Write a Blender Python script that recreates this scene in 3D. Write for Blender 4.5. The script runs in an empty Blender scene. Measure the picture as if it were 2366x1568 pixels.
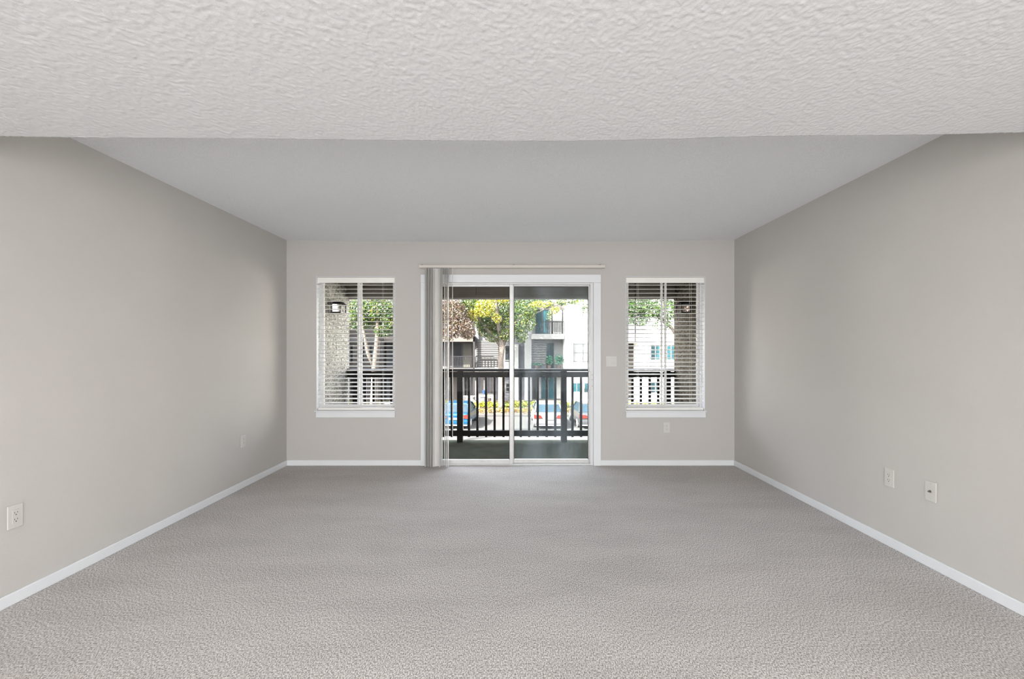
import bpy, bmesh, math, random
import numpy as np
from mathutils import Vector, Matrix

sc = bpy.context.scene
COL = sc.collection
R = math.radians
random.seed(7)

# ------------------------------------------------------------------ camera, sky, sun, lamps, exposure
F = 1051.56                      # focal length in pixels of the 2366 px wide frame
EYE = 1.244
cam_d = bpy.data.cameras.new('camera'); cam_d.sensor_width = 36; cam_d.lens = 16
cam_d.shift_x = -3 / 2366; cam_d.shift_y = 26 / 2366
cam_d.clip_start = 0.02; cam_d.clip_end = 500
cam = bpy.data.objects.new('camera', cam_d); COL.objects.link(cam)
cam.location = (0, 0, EYE); cam.rotation_euler = (R(90), 0, 0)
sc.camera = cam

w = bpy.data.worlds.new('sky'); sc.world = w; w.use_nodes = True
nt = w.node_tree; bg = nt.nodes['Background']
sky = nt.nodes.new('ShaderNodeTexSky'); sky.sky_type = 'NISHITA'; sky.sun_disc = False
sky.sun_elevation = R(40); sky.sun_rotation = R(229)
hs = nt.nodes.new('ShaderNodeHueSaturation'); hs.inputs['Saturation'].default_value = .35   # bright thin haze
nt.links.new(sky.outputs[0], hs.inputs['Color']); nt.links.new(hs.outputs[0], bg.inputs[0]); bg.inputs[1].default_value = 2.6
sky.dust_density = 5.0; sky.air_density = 1.0; sky.ozone_density = 1.0

sun_d = bpy.data.lights.new('sun', 'SUN'); sun_d.energy = 64.0; sun_d.angle = R(0.6); sun_d.color = (1, .95, .86)
sun = bpy.data.objects.new('sun', sun_d); COL.objects.link(sun)
sun.rotation_euler = Vector((.58, .50, -.62)).to_track_quat('-Z', 'Y').to_euler()

def area(name, loc, direction, sx, sy, energy, color=(1, 1, 1)):
    d = bpy.data.lights.new(name, 'AREA'); d.shape = 'RECTANGLE'; d.size = sx; d.size_y = sy
    d.energy = energy; d.color = color
    o = bpy.data.objects.new(name, d); COL.objects.link(o); o.location = loc
    o.rotation_euler = Vector(direction).to_track_quat('-Z', 'Y').to_euler()
    return o
# added fill lamps, unseen behind and above the camera, to brighten the room
area('rear_fill_light', (-0.03, -3.30, 1.06), (0, 1, 0.0), 4.7, 2.0, 172, (1, 1, 1))
area('overhead_fill_light', (-0.03, -0.9, 2.115), (0, 0, -1), 4.0, 3.2, 52, (1, 1, 1))

sc.view_settings.view_transform = 'Standard'; sc.view_settings.look = 'None'
sc.view_settings.gamma = 1.0; sc.view_settings.use_curve_mapping = False
sc.view_settings.exposure = 0.45

# ------------------------------------------------------------------ helpers
ORG = {}

def px(x, y, Y):
    """world point at distance Y seen at pixel (x, y) of the photograph"""
    return Vector(((x - 1186) * Y / F, Y, EYE + (810 - y) * Y / F))

def tag(o, label=None, cat=None, group=None, kind=None):
    if label: o['label'] = label
    if cat: o['category'] = cat
    if group: o['group'] = group
    if kind: o['kind'] = kind
    return o

def thing(name, loc, label, cat, group=None, kind=None, rz=0):
    o = bpy.data.objects.new(name, None); COL.objects.link(o)
    o.empty_display_size = .1
    o.location = loc; o.rotation_euler.z = rz
    ORG[o.name] = Vector(loc) if rz == 0 else Vector((0, 0, 0))
    return tag(o, label, cat, group, kind)

class MB:
    def __init__(s): s.v = []; s.f = []; s.smooth = False
    def add(s, vs, fs):
        n = len(s.v); s.v += [tuple(p) for p in vs]; s.f += [tuple(i + n for i in q) for q in fs]; return s
    def box(s, x0, x1, y0, y1, z0, z1):
        x0, x1 = min(x0, x1), max(x0, x1); y0, y1 = min(y0, y1), max(y0, y1); z0, z1 = min(z0, z1), max(z0, z1)
        return s.add([(x0, y0, z0), (x1, y0, z0), (x1, y1, z0), (x0, y1, z0), (x0, y0, z1), (x1, y0, z1), (x1, y1, z1), (x0, y1, z1)],
                     [(0, 3, 2, 1), (4, 5, 6, 7), (0, 1, 5, 4), (1, 2, 6, 5), (2, 3, 7, 6), (3, 0, 4, 7)])
    def tube(s, a, b, ra, rb=None, n=10):
        a, b = Vector(a), Vector(b); rb = ra if rb is None else rb
        q = (b - a).to_track_quat('Z', 'Y')
        vs = []
        for p, r in ((a, ra), (b, rb)):
            for k in range(n):
                t = 2 * math.pi * k / n
                vs.append(p + q @ Vector((r * math.cos(t), r * math.sin(t), 0)))
        fs = [(k, (k + 1) % n, n + (k + 1) % n, n + k) for k in range(n)]
        fs += [tuple(reversed(range(n))), tuple(range(n, 2 * n))]
        return s.add(vs, fs)
    def path(s, pts, radii, n=10):
        """one continuous tapering tube along points"""
        pts = [Vector(p) for p in pts]; vs = []; m = len(pts); u = None
        for i, p in enumerate(pts):
            d = (pts[min(i + 1, m - 1)] - pts[max(i - 1, 0)]).normalized()
            if u is None: u = d.orthogonal()
            u = (u - d * u.dot(d)).normalized(); v = d.cross(u)
            for k in range(n):
                t = 2 * math.pi * k / n
                vs.append(p + (u * math.cos(t) + v * math.sin(t)) * radii[i])
        fs = [(i * n + k, i * n + (k + 1) % n, (i + 1) * n + (k + 1) % n, (i + 1) * n + k) for i in range(m - 1) for k in range(n)]
        fs += [tuple(reversed(range(n))), tuple(range((m - 1) * n, m * n))]
        return s.add(vs, fs)
    def loft(s, rings, cap=True):
        n = len(rings[0]); vs = [p for r in rings for p in r]
        fs = [(i * n + k, i * n + (k + 1) % n, (i + 1) * n + (k + 1) % n, (i + 1) * n + k) for i in range(len(rings) - 1) for k in range(n)]
        if cap: fs += [tuple(reversed(range(n))), tuple(range((len(rings) - 1) * n, len(rings) * n))]
        return s.add(vs, fs)
    def build(s, name, mat, parent=None, bevel=0, seg=1, smooth=False, local=False, origin=None):
        me = bpy.data.meshes.new(name)
        o = bpy.data.objects.new(name, me); COL.objects.link(o)
        off = Vector((0, 0, 0))
        if origin is not None: off = Vector(origin); o.location = off
        if parent is not None:
            base = parent
            while base.parent is not None: base = base.parent
            if not local:
                off = ORG.get(base.name, Vector((0, 0, 0)))
            o.parent = parent
        vs = [(p[0] - off.x, p[1] - off.y, p[2] - off.z) for p in s.v]
        me.from_pydata(vs, [], s.f)
        bm = bmesh.new(); bm.from_mesh(me)
        bmesh.ops.recalc_face_normals(bm, faces=bm.faces)
        if bevel: bmesh.ops.bevel(bm, geom=list(bm.edges), offset=bevel, segments=seg, profile=.5, affect='EDGES')
        bm.to_mesh(me); bm.free()
        if smooth:
            for p in me.polygons: p.use_smooth = True
        me.materials.append(mat)
        return o

def box(*a): return MB().box(*a)

def copy_part(o, parent, loc):
    c = o.copy(); COL.objects.link(c); c.parent = parent; c.location = loc
    return c

# ------------------------------------------------------------------ materials
MATS = {}
def mat(name, col, rough=.6, metal=0, noise=None, bump=None, spec=.5, sheen=0):
    """noise=(scale, amount[, stretch])  bump=(scale, distance[, detail])"""
    m = bpy.data.materials.new(name); m.use_nodes = True
    nt = m.node_tree; b = nt.nodes['Principled BSDF']
    b.inputs['Base Color'].default_value = (*col, 1); b.inputs['Roughness'].default_value = rough
    b.inputs['Metallic'].default_value = metal; b.inputs['Specular IOR Level'].default_value = spec
    tc = nt.nodes.new('ShaderNodeTexCoord')
    if noise:
        mp = nt.nodes.new('ShaderNodeMapping')
        if len(noise) > 2: mp.inputs['Scale'].default_value = noise[2]
        nz = nt.nodes.new('ShaderNodeTexNoise'); nz.inputs['Scale'].default_value = noise[0]; nz.inputs['Detail'].default_value = 4
        r = nt.nodes.new('ShaderNodeValToRGB')
        a = noise[1]
        r.color_ramp.elements[0].position = .3; r.color_ramp.elements[1].position = .7
        r.color_ramp.elements[0].color = (*[max(0, c * (1 - a)) for c in col], 1)
        r.color_ramp.elements[1].color = (*[min(1, c * (1 + a)) for c in col], 1)
        nt.links.new(tc.outputs['Object'], mp.inputs[0]); nt.links.new(mp.outputs[0], nz.inputs['Vector'])
        nt.links.new(nz.outputs['Fac'], r.inputs[0]); nt.links.new(r.outputs[0], b.inputs['Base Color'])
    if bump:
        nz = nt.nodes.new('ShaderNodeTexNoise'); nz.inputs['Scale'].default_value = bump[0]
        nz.inputs['Detail'].default_value = bump[2] if len(bump) > 2 else 3
        bp = nt.nodes.new('ShaderNodeBump'); bp.inputs['Distance'].default_value = bump[1]; bp.inputs['Strength'].default_value = 1
        nt.links.new(tc.outputs['Object'], nz.inputs['Vector']); nt.links.new(nz.outputs['Fac'], bp.inputs['Height'])
        nt.links.new(bp.outputs[0], b.inputs['Normal'])
    MATS[name] = m
    return m

M_wall = mat('greige_wall_paint', (.565, .545, .521), .75, noise=(1.2, .012), bump=(240, .0006), spec=.25)
M_ceil = mat('ceiling_texture', (.86, .88, .90), .9, noise=(170, .07), bump=(150, .004), spec=.1)
M_white = mat('white_trim_paint', (.79, .81, .835), .45, noise=(3, .015), bump=(60, .0003))
M_vinyl = mat('white_window_vinyl', (.74, .74, .74), .4, noise=(8, .02))
M_alum = mat('door_aluminium', (.62, .62, .61), .4, .35, noise=(20, .05))
M_slat = mat('blind_slat_white', (.92, .905, .87), .4, noise=(10, .02))
M_plate = mat('wall_plate_plastic', (.61, .59, .563), .4, noise=(30, .01))
M_plate2 = mat('white_plate_plastic', (.65, .635, .615), .35, noise=(30, .01))
M_hole = mat('slot_black', (.02, .02, .02), .6, noise=(50, .1))
M_rail_ivory = mat('ivory_rail', (.66, .62, .57), .45, noise=(12, .02))
M_dark = mat('dark_stained_timber', (0.0042, 0.0032, 0.0027), .6, noise=(18, .4, (1, 1, .3)), bump=(60, .002), spec=.2)
M_beam = mat('brown_fascia_paint', (0.1326, 0.1147, 0.0918), .7, noise=(6, .15, (.3, 1, 3)), bump=(40, .002))
M_lit_edge = mat('painted_lit_edge', (0.2249, 0.2132, 0.1885), .6, noise=(9, .1))  # paler than the beam to paint its lit lower lip
M_turf = mat('balcony_green_carpet', (.0195, .0245, .0130), .95, noise=(5, .35), bump=(300, .004), spec=.1)
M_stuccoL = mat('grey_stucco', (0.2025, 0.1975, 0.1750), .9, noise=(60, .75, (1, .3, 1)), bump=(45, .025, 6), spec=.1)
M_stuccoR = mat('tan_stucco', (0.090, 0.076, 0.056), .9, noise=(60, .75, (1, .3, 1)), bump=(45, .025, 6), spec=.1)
M_ext = mat('exterior_stucco', (.55, .53, .48), .9, noise=(10, .1), bump=(60, .01), spec=.1)
M_black = mat('black_metal', (.015, .015, .015), .5, .5, noise=(30, .2))
M_brass = mat('connector_metal', (.25, .22, .18), .35, .9, noise=(80, .1))
M_strap = mat('blind_cord', (.72, .71, .68), .8, noise=(50, .03))

def carpet_material():
    m = mat('grey_beige_carpet', (.36, .33, .305), .95, spec=.05)
    nt = m.node_tree; b = nt.nodes['Principled BSDF']
    tc = [n for n in nt.nodes if n.type == 'TEX_COORD'][0]
    L = nt.links.new
    def noise(scale, detail, stretch=None, rough=.6):
        n = nt.nodes.new('ShaderNodeTexNoise'); n.inputs['Scale'].default_value = scale; n.inputs['Detail'].default_value = detail
        n.inputs['Roughness'].default_value = rough
        if stretch:
            mp = nt.nodes.new('ShaderNodeMapping'); mp.inputs['Scale'].default_value = stretch; mp.inputs['Rotation'].default_value = (0, 0, .12 if scale < 10 else 0)
            L(tc.outputs['Object'], mp.inputs[0]); L(mp.outputs[0], n.inputs['Vector'])
        else: L(tc.outputs['Object'], n.inputs['Vector'])
        return n
    fine = noise(205, 3, (1, .5, 1), rough=.75)
    r1 = nt.nodes.new('ShaderNodeValToRGB')
    r1.color_ramp.elements[0].position = .38; r1.color_ramp.elements[0].color = (.215, .199, .190, 1)
    r1.color_ramp.elements[1].position = .62; r1.color_ramp.elements[1].color = (.84, .80, .772, 1)
    L(fine.outputs['Fac'], r1.inputs[0])
    big = noise(2.2, 5, (.55, 1.5, 1))
    r2 = nt.nodes.new('ShaderNodeValToRGB')
    r2.color_ramp.elements[0].position = .36; r2.color_ramp.elements[0].color = (.93, .93, .93, 1)
    r2.color_ramp.elements[1].position = .60; r2.color_ramp.elements[1].color = (1.03, 1.03, 1.03, 1)
    L(big.outputs['Fac'], r2.inputs[0])
    mx = nt.nodes.new('ShaderNodeMix'); mx.data_type = 'RGBA'; mx.blend_type = 'MULTIPLY'; mx.inputs[0].default_value = 1
    L(r1.outputs[0], mx.inputs[6]); L(r2.outputs[0], mx.inputs[7]); L(mx.outputs[2], b.inputs['Base Color'])
    bp = nt.nodes.new('ShaderNodeBump'); bp.inputs['Distance'].default_value = .0035; bp.inputs['Strength'].default_value = 1
    L(fine.outputs['Fac'], bp.inputs['Height']); L(bp.outputs[0], b.inputs['Normal'])
    return m
M_carpet = carpet_material()

def popcorn_material(name, col):
    m = mat(name, col, .92, spec=.1)
    nt = m.node_tree; b = nt.nodes['Principled BSDF']; L = nt.links.new
    tc = [n for n in nt.nodes if n.type == 'TEX_COORD'][0]
    n1 = nt.nodes.new('ShaderNodeTexNoise'); n1.inputs['Scale'].default_value = 220; n1.inputs['Detail'].default_value = 4; n1.inputs['Roughness'].default_value = .62
    L(tc.outputs['Object'], n1.inputs['Vector'])
    bp = nt.nodes.new('ShaderNodeBump'); bp.inputs['Distance'].default_value = .0016; bp.inputs['Strength'].default_value = .7
    L(n1.outputs['Fac'], bp.inputs['Height']); L(bp.outputs[0], b.inputs['Normal'])
    return m
M_popcorn = popcorn_material('sprayed_ceiling_texture', (.705, .715, .725))

def glass_material(name, smudge_haze, tint=(1, 1, 1)):
    m = bpy.data.materials.new(name); m.use_nodes = True; nt = m.node_tree; nt.nodes.clear(); L = nt.links.new
    out = nt.nodes.new('ShaderNodeOutputMaterial')
    tr = nt.nodes.new('ShaderNodeBsdfTransparent'); tr.inputs[0].default_value = (*tint, 1)
    gl = nt.nodes.new('ShaderNodeBsdfGlossy'); gl.inputs['Roughness'].default_value = .02
    fr = nt.nodes.new('ShaderNodeFresnel'); fr.inputs[0].default_value = 1.09
    m1 = nt.nodes.new('ShaderNodeMixShader'); L(fr.outputs[0], m1.inputs[0]); L(tr.outputs[0], m1.inputs[1]); L(gl.outputs[0], m1.inputs[2])
    if smudge_haze:
        df = nt.nodes.new('ShaderNodeBsdfDiffuse'); df.inputs[0].default_value = (.62, .70, .78, 1)  # bluish diffuse layer: streak smudges plus a painted reflection haze
        tc = nt.nodes.new('ShaderNodeTexCoord'); mp = nt.nodes.new('ShaderNodeMapping'); mp.inputs['Scale'].default_value = (2.2, 1, .5)
        mp.inputs['Rotation'].default_value = (0, .5, 0)
        nz = nt.nodes.new('ShaderNodeTexNoise'); nz.inputs['Scale'].default_value = 3; nz.inputs['Detail'].default_value = 6
        mr = nt.nodes.new('ShaderNodeMapRange'); mr.inputs[1].default_value = .38; mr.inputs[2].default_value = .75
        mr.inputs[3].default_value = smudge_haze * .25; mr.inputs[4].default_value = smudge_haze * 1.9
        L(tc.outputs['Object'], mp.inputs[0]); L(mp.outputs[0], nz.inputs['Vector']); L(nz.outputs['Fac'], mr.inputs[0])
        m2 = nt.nodes.new('ShaderNodeMixShader'); L(mr.outputs[0], m2.inputs[0]); L(m1.outputs[0], m2.inputs[1]); L(df.outputs[0], m2.inputs[2])
        L(m2.outputs[0], out.inputs[0])
    else: L(m1.outputs[0], out.inputs[0])
    return m
M_glass = glass_material('clear_glass', 0)
M_glass_hazy = glass_material('smudged_hazy_glass', .07, (.97, 1, 1))

def translucent_material(name, col, trans):
    m = mat(name, col, .5, noise=(6, .03)); nt = m.node_tree; b = nt.nodes['Principled BSDF']; L = nt.links.new
    out = [n for n in nt.nodes if n.type == 'OUTPUT_MATERIAL'][0]
    t = nt.nodes.new('ShaderNodeBsdfTranslucent'); t.inputs[0].default_value = (*col, 1)
    mx = nt.nodes.new('ShaderNodeMixShader'); mx.inputs[0].default_value = trans
    L(b.outputs[0], mx.inputs[1]); L(t.outputs[0], mx.inputs[2]); L(mx.outputs[0], out.inputs[0])
    return m
M_vane = translucent_material('vinyl_vane', (.90, .89, .87), .30)
def see_through(m, f):
    nt = m.node_tree; out = [n for n in nt.nodes if n.type == 'OUTPUT_MATERIAL'][0]
    src = out.inputs[0].links[0].from_socket
    t = nt.nodes.new('ShaderNodeBsdfTransparent'); mx = nt.nodes.new('ShaderNodeMixShader'); mx.inputs[0].default_value = f
    nt.links.new(src, mx.inputs[1]); nt.links.new(t.outputs[0], mx.inputs[2]); nt.links.new(mx.outputs[0], out.inputs[0])
see_through(M_vane, .22)       # clear-ish vinyl

# ------------------------------------------------------------------ room shell
D = 4.94; XL, XR = -2.461, 2.400; YB = -3.4
S = F / D
def bx(p): return (p - 1186) / S           # back-wall pixel -> X
def bz(p): return EYE + (810 - p) / S      # back-wall pixel -> Z
WT = .13                                   # wall thickness (to the exterior)

floor = box(XL - .1, XR + .1, YB - .1, D + WT - .02, -.12, 0).build('floor', M_carpet)
tag(floor, 'grey beige cut pile carpet floor with faint vacuum marks', 'floor', kind='structure')

# far ceiling: slightly sagging sheet
def zc(x, y):
    u = (x - XL) / (XR - XL); v = (y - 1.9) / (D - 1.9)
    back = 2.442 + .006 * u - .022 * math.sin(math.pi * u)
    front = 2.422 + .026 * u
    return front * (1 - v) + back * v
g = MB(); nx, ny = 24, 12
xs = np.linspace(XL - .05, XR + .05, nx + 1); ys = np.linspace(1.85, D + .05, ny + 1)
for top in (0, .12):
    g.v += [(x, y, zc(x, y) + top) for y in ys for x in xs]
n1 = (nx + 1) * (ny + 1)
for j in range(ny):
    for i in range(nx):
        a = j * (nx + 1) + i; q = (a, a + 1, a + nx + 2, a + nx + 1)
        g.f += [q, tuple(reversed([k + n1 for k in q]))]
for i in range(nx):
    a, b2 = i, i + 1; g.f.append((a, a + n1, b2 + n1, b2)); a, b2 = ny * (nx + 1) + i, ny * (nx + 1) + i + 1; g.f.append((a, b2, b2 + n1, a + n1))
for j in range(ny):
    a, b2 = j * (nx + 1), (j + 1) * (nx + 1); g.f.append((a, b2, b2 + n1, a + n1)); a += nx; b2 += nx; g.f.append((a, a + n1, b2 + n1, b2))
tag(g.build('ceiling', M_ceil, smooth=False), 'grey textured living room ceiling beyond the dropped edge', 'ceiling', kind='structure')

# near dropped ceiling with a slightly wavy front edge and real sprayed relief near that edge
YE = 1.925
prof = [(-2.56, 2.1535), (-2.17, 2.1515), (-1.88, 2.1450), (-1.07, 2.1405), (-.45, 2.1335), (-.05, 2.1300), (.25, 2.1305), (.75, 2.1400), (.94, 2.1500), (1.82, 2.1575), (2.16, 2.1680), (2.56, 2.172)]
def zs(x): return float(np.interp(x, [p[0] for p in prof], [p[1] for p in prof]))
nx_, ny_ = 1250, 236
xs = np.linspace(-2.53, 2.47, nx_); ys = np.concatenate([[YB - .1], np.linspace(.99, YE, ny_)])
rng = np.random.default_rng(3)
zz = np.array([zs(x) for x in xs]); zz = np.convolve(np.pad(zz, 45, mode='edge'), np.ones(91) / 91, mode='valid')
def blur_noise(sx_, sy_):
    n_ = rng.normal(size=(ny_, nx_)); fy = np.fft.fftfreq(ny_)[:, None]; fx = np.fft.rfftfreq(nx_)[None]
    o_ = np.fft.irfft2(np.fft.rfft2(n_) * np.exp(-2 * np.pi ** 2 * ((sx_ * fx) ** 2 + (sy_ * fy) ** 2)), s=(ny_, nx_)); return o_ / o_.std()
rel = .95 * blur_noise(.72, .95) + .15 * blur_noise(1.6, 1.8)
rel = np.sign(rel) * np.abs(rel) ** .8 * -.00056
Z = np.vstack([zz[None], zz[None] + rel])
Yg = np.repeat(ys[:, None], nx_, 1); Yg[-1] += rng.normal(0, .0012, nx_)
P = np.stack([np.repeat(xs[None], ny_ + 1, 0), Yg, Z], -1).reshape(-1, 3)
top0 = len(P)
P = np.concatenate([P, np.stack([xs, np.full(nx_, YE), np.full(nx_, 2.55)], -1), np.stack([xs, np.full(nx_, YB - .1), np.full(nx_, 2.55)], -1)])
i_ = np.arange(nx_ - 1)
q = [np.stack([j * nx_ + i_, (j + 1) * nx_ + i_, (j + 1) * nx_ + i_ + 1, j * nx_ + i_ + 1], -1) for j in range(ny_)]
q.append(np.stack([ny_ * nx_ + i_, top0 + i_, top0 + i_ + 1, ny_ * nx_ + i_ + 1], -1))
q.append(np.stack([top0 + i_, top0 + nx_ + i_, top0 + nx_ + i_ + 1, top0 + i_ + 1], -1))
q.append(np.stack([top0 + nx_ + i_, i_, i_ + 1, top0 + nx_ + i_ + 1], -1))
q = np.concatenate(q).astype(np.int32)
me = bpy.data.meshes.new('ceiling_dropped')
me.vertices.add(len(P)); me.vertices.foreach_set('co', P.ravel())
me.loops.add(q.size); me.loops.foreach_set('vertex_index', q.ravel())
me.polygons.add(len(q)); me.polygons.foreach_set('loop_start', np.arange(len(q), dtype=np.int32) * 4)
me.update(calc_edges=True)
sm = np.zeros(len(q), bool); sm[nx_ - 1:ny_ * (nx_ - 1)] = True
me.polygons.foreach_set('use_smooth', sm)
me.materials.append(M_popcorn)
soff = bpy.data.objects.new('ceiling_dropped', me); COL.objects.link(soff)
tag(soff, 'lower white sprayed texture ceiling across the near part of the room', 'ceiling', kind='structure')

tag(box(XL - .12, XL, YB - .1, D + WT, -.1, 2.62).build('wall_left', M_wall), 'plain greige left wall with two outlets', 'wall', kind='structure')
tag(box(XR, XR + .12, YB - .1, D + WT, -.1, 2.62).build('wall_right', M_wall), 'plain greige right wall with an outlet and a cable plate', 'wall', kind='structure')
tag(box(XL - .12, XR + .12, YB - .12, YB, -.1, 2.62).build('wall_front', M_wall), 'greige wall behind the camera', 'wall', kind='structure')
tag(box(-11, 11, YB - .5, D + WT + .4, 2.64, 2.8).build('ceiling_upper_slab', M_ext), 'upper storey slab above the room', 'slab', kind='structure')

# back wall with three openings
WLx = (bx(731), bx(912.5)); WRx = (bx(1446), bx(1629)); DX = (bx(989), bx(1371))
ZT, ZB = bz(639), bz(948) - .012; DZ = bz(653)
g = MB(); y0, y1 = D, D + WT
def wallseg(x0, x1, z0, z1): g.box(x0, x1, y0, y1, z0, z1)
wallseg(XL - .12, WLx[0], -.1, 2.62); wallseg(WLx[1], DX[0], -.1, 2.62); wallseg(DX[1], WRx[0], -.1, 2.62); wallseg(WRx[1], XR + .12, -.1, 2.62)
for a in (WLx, WRx): wallseg(a[0], a[1], -.1, ZB); wallseg(a[0], a[1], ZT, 2.62)
wallseg(DX[0], DX[1], DZ, 2.62); wallseg(DX[0], DX[1], -.1, -.02)
tag(g.build('wall_back', M_wall), 'greige end wall with two windows and a sliding door', 'wall', kind='structure')

# baseboards
def baseboard(name, x0, x1, y0, y1, label):
    o = box(x0, x1, y0, y1, 0, .060).build(name, M_white, bevel=.004, seg=2)
    return tag(o, label, 'baseboard', kind='structure')
baseboard('baseboard_left', XL, XL + .013, YB, D - .013, 'white baseboard along the left wall')
baseboard('baseboard_right', XR - .013, XR, YB, D - .013, 'white baseboard along the right wall')
baseboard('baseboard_back', XL, bx(972.5), D - .013, D, 'white baseboard on the end wall left of the sliding door')
baseboard('baseboard_back', bx(1388), XR, D - .013, D, 'white baseboard on the end wall right of the sliding door')

# ------------------------------------------------------------------ sliding door
t = thing('door_1', ((DX[0] + DX[1]) / 2, D, 0), 'sliding glass balcony door in a white casing', 'door', kind='structure')
c0, c1 = bx(972.5), bx(1388); ct = bz(634.5)
for x0, x1, z0, z1 in ((c0, DX[0], 0, DZ), (DX[1], c1, 0, DZ), (c0, c1, DZ, ct)):
    box(x0, x1, D - .020, D, z0, z1).build('casing', M_white, t, bevel=.004, seg=2)
fr = MB()
jw = .030
fr.box(DX[0], DX[0] + jw, D + .005, D + .12, 0, DZ); fr.box(DX[1] - jw, DX[1], D + .005, D + .12, 0, DZ)
fr.box(DX[0] + jw, DX[1] - jw, D + .005, D + .12, DZ - .018, DZ); fr.box(DX[0] + jw, DX[1] - jw, D + .005, D + .12, 0, .012)
frame = fr.build('frame', M_vinyl, t, bevel=.0015)
box(DX[0] + jw, DX[1] - jw, D - .012, D + .005, 0, .006).build('threshold', M_alum, t, bevel=.002)
xm0, xm1 = bx(1177), bx(1185.5)
def door_panel(name, x0, x1, y0, sl, sr, zt, zbt, glass, label=None):
    y1 = y0 + .032; z0, z1 = .012, DZ - .018
    m = MB(); m.box(x0, x0 + sl, y0, y1, z0, z1); m.box(x1 - sr, x1, y0, y1, z0, z1)
    m.box(x0 + sl, x1 - sr, y0, y1, z1 - zt, z1); m.box(x0 + sl, x1 - sr, y0, y1, z0, z0 + zbt)
    p = m.build(name, M_alum, t, bevel=.002)
    if label: p['label'] = label
    box(x0 + sl, x1 - sr, y0 + .013, y0 + .018, z0 + zbt, z1 - zt).build('pane', glass, p)
    gk = MB(); e = .005
    gk.box(x0 + sl, x0 + sl + e, y0 + .008, y0 + .022, z0 + zbt, z1 - zt); gk.box(x1 - sr - e, x1 - sr, y0 + .008, y0 + .022, z0 + zbt, z1 - zt)
    gk.box(x0 + sl + e, x1 - sr - e, y0 + .008, y0 + .022, z1 - zt - e, z1 - zt)
    gk.build('gasket', M_hole, p)
    return p
pl = door_panel('sliding_panel', DX[0] + jw, xm1, D + .015, .075, .038, .022, .046, M_glass)
pr = door_panel('fixed_panel', xm0 + .004, DX[1] - jw, D + .060, .045, .014, .012, .040, M_glass_hazy, 'fixed panel with smudged glass and painted reflection haze')
lk = MB().box(DX[1] - jw - .012, DX[1] - jw, D - .008, D + .02, .82, 1.02)
lk.build('latch', M_vinyl, t, bevel=.002)
for z in (.86, .93, .98): MB().tube((DX[1] - .012, D + .008, z), (DX[1] - .012, D + .002, z), .004).build('screw', M_brass, t)

# ------------------------------------------------------------------ windows
def window(name, x0, x1, label):
    t = thing(name, ((x0 + x1) / 2, D, ZB), label, 'window', kind='structure')
    ya, yb = D + .080, D + .125
    m = MB(); e = .026
    m.box(x0, x0 + e, ya, yb, ZB, ZT); m.box(x1 - e, x1, ya, yb, ZB, ZT)
    m.box(x0 + e, x1 - e, ya, yb, ZT - e, ZT); m.box(x0 + e, x1 - e, ya, yb, ZB, ZB + .045)
    m.build('frame', M_vinyl, t, bevel=.002)
    xc = (x0 + x1) / 2 + .012
    for s, (a, b2, yy) in enumerate(((x0 + e, xc + .030, ya + .004), (xc - .030, x1 - e, ya + .024))):
        k = MB(); w_ = .024
        k.box(a, a + w_, yy, yy + .016, ZB + .045, ZT - e); k.box(b2 - w_, b2, yy, yy + .016, ZB + .045, ZT - e)
        k.box(a + w_, b2 - w_, yy, yy + .016, ZT - e - w_, ZT - e); k.box(a + w_, b2 - w_, yy, yy + .016, ZB + .045, ZB + .045 + w_)
        sash = k.build('sash', M_vinyl, t, bevel=.0015)
        box(a + w_, b2 - w_, yy + .006, yy + .010, ZB + .045 + w_, ZT - e - w_).build('pane', M_glass, sash)
    rv = MB(); q = .004
    rv.box(x0, x0 + q, D, ya, ZB, ZT); rv.box(x1 - q, x1, D, ya, ZB, ZT); rv.box(x0 + q, x1 - q, D, ya, ZT - q, ZT)
    rv.build('reveal', M_white, t)
    box(x0 - .012, x1 + .010, D - .030, ya, ZB, ZB + .012).build('sill', M_white, t, bevel=.002)
    box(x0, x1 + .004, D - .016, D, bz(964), ZB).build('apron', M_white, t, bevel=.003)
    return t
window('window_1', *WLx, 'white framed sliding window left of the balcony door')
window('window_2', *WRx, 'white framed sliding window right of the balcony door')

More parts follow.
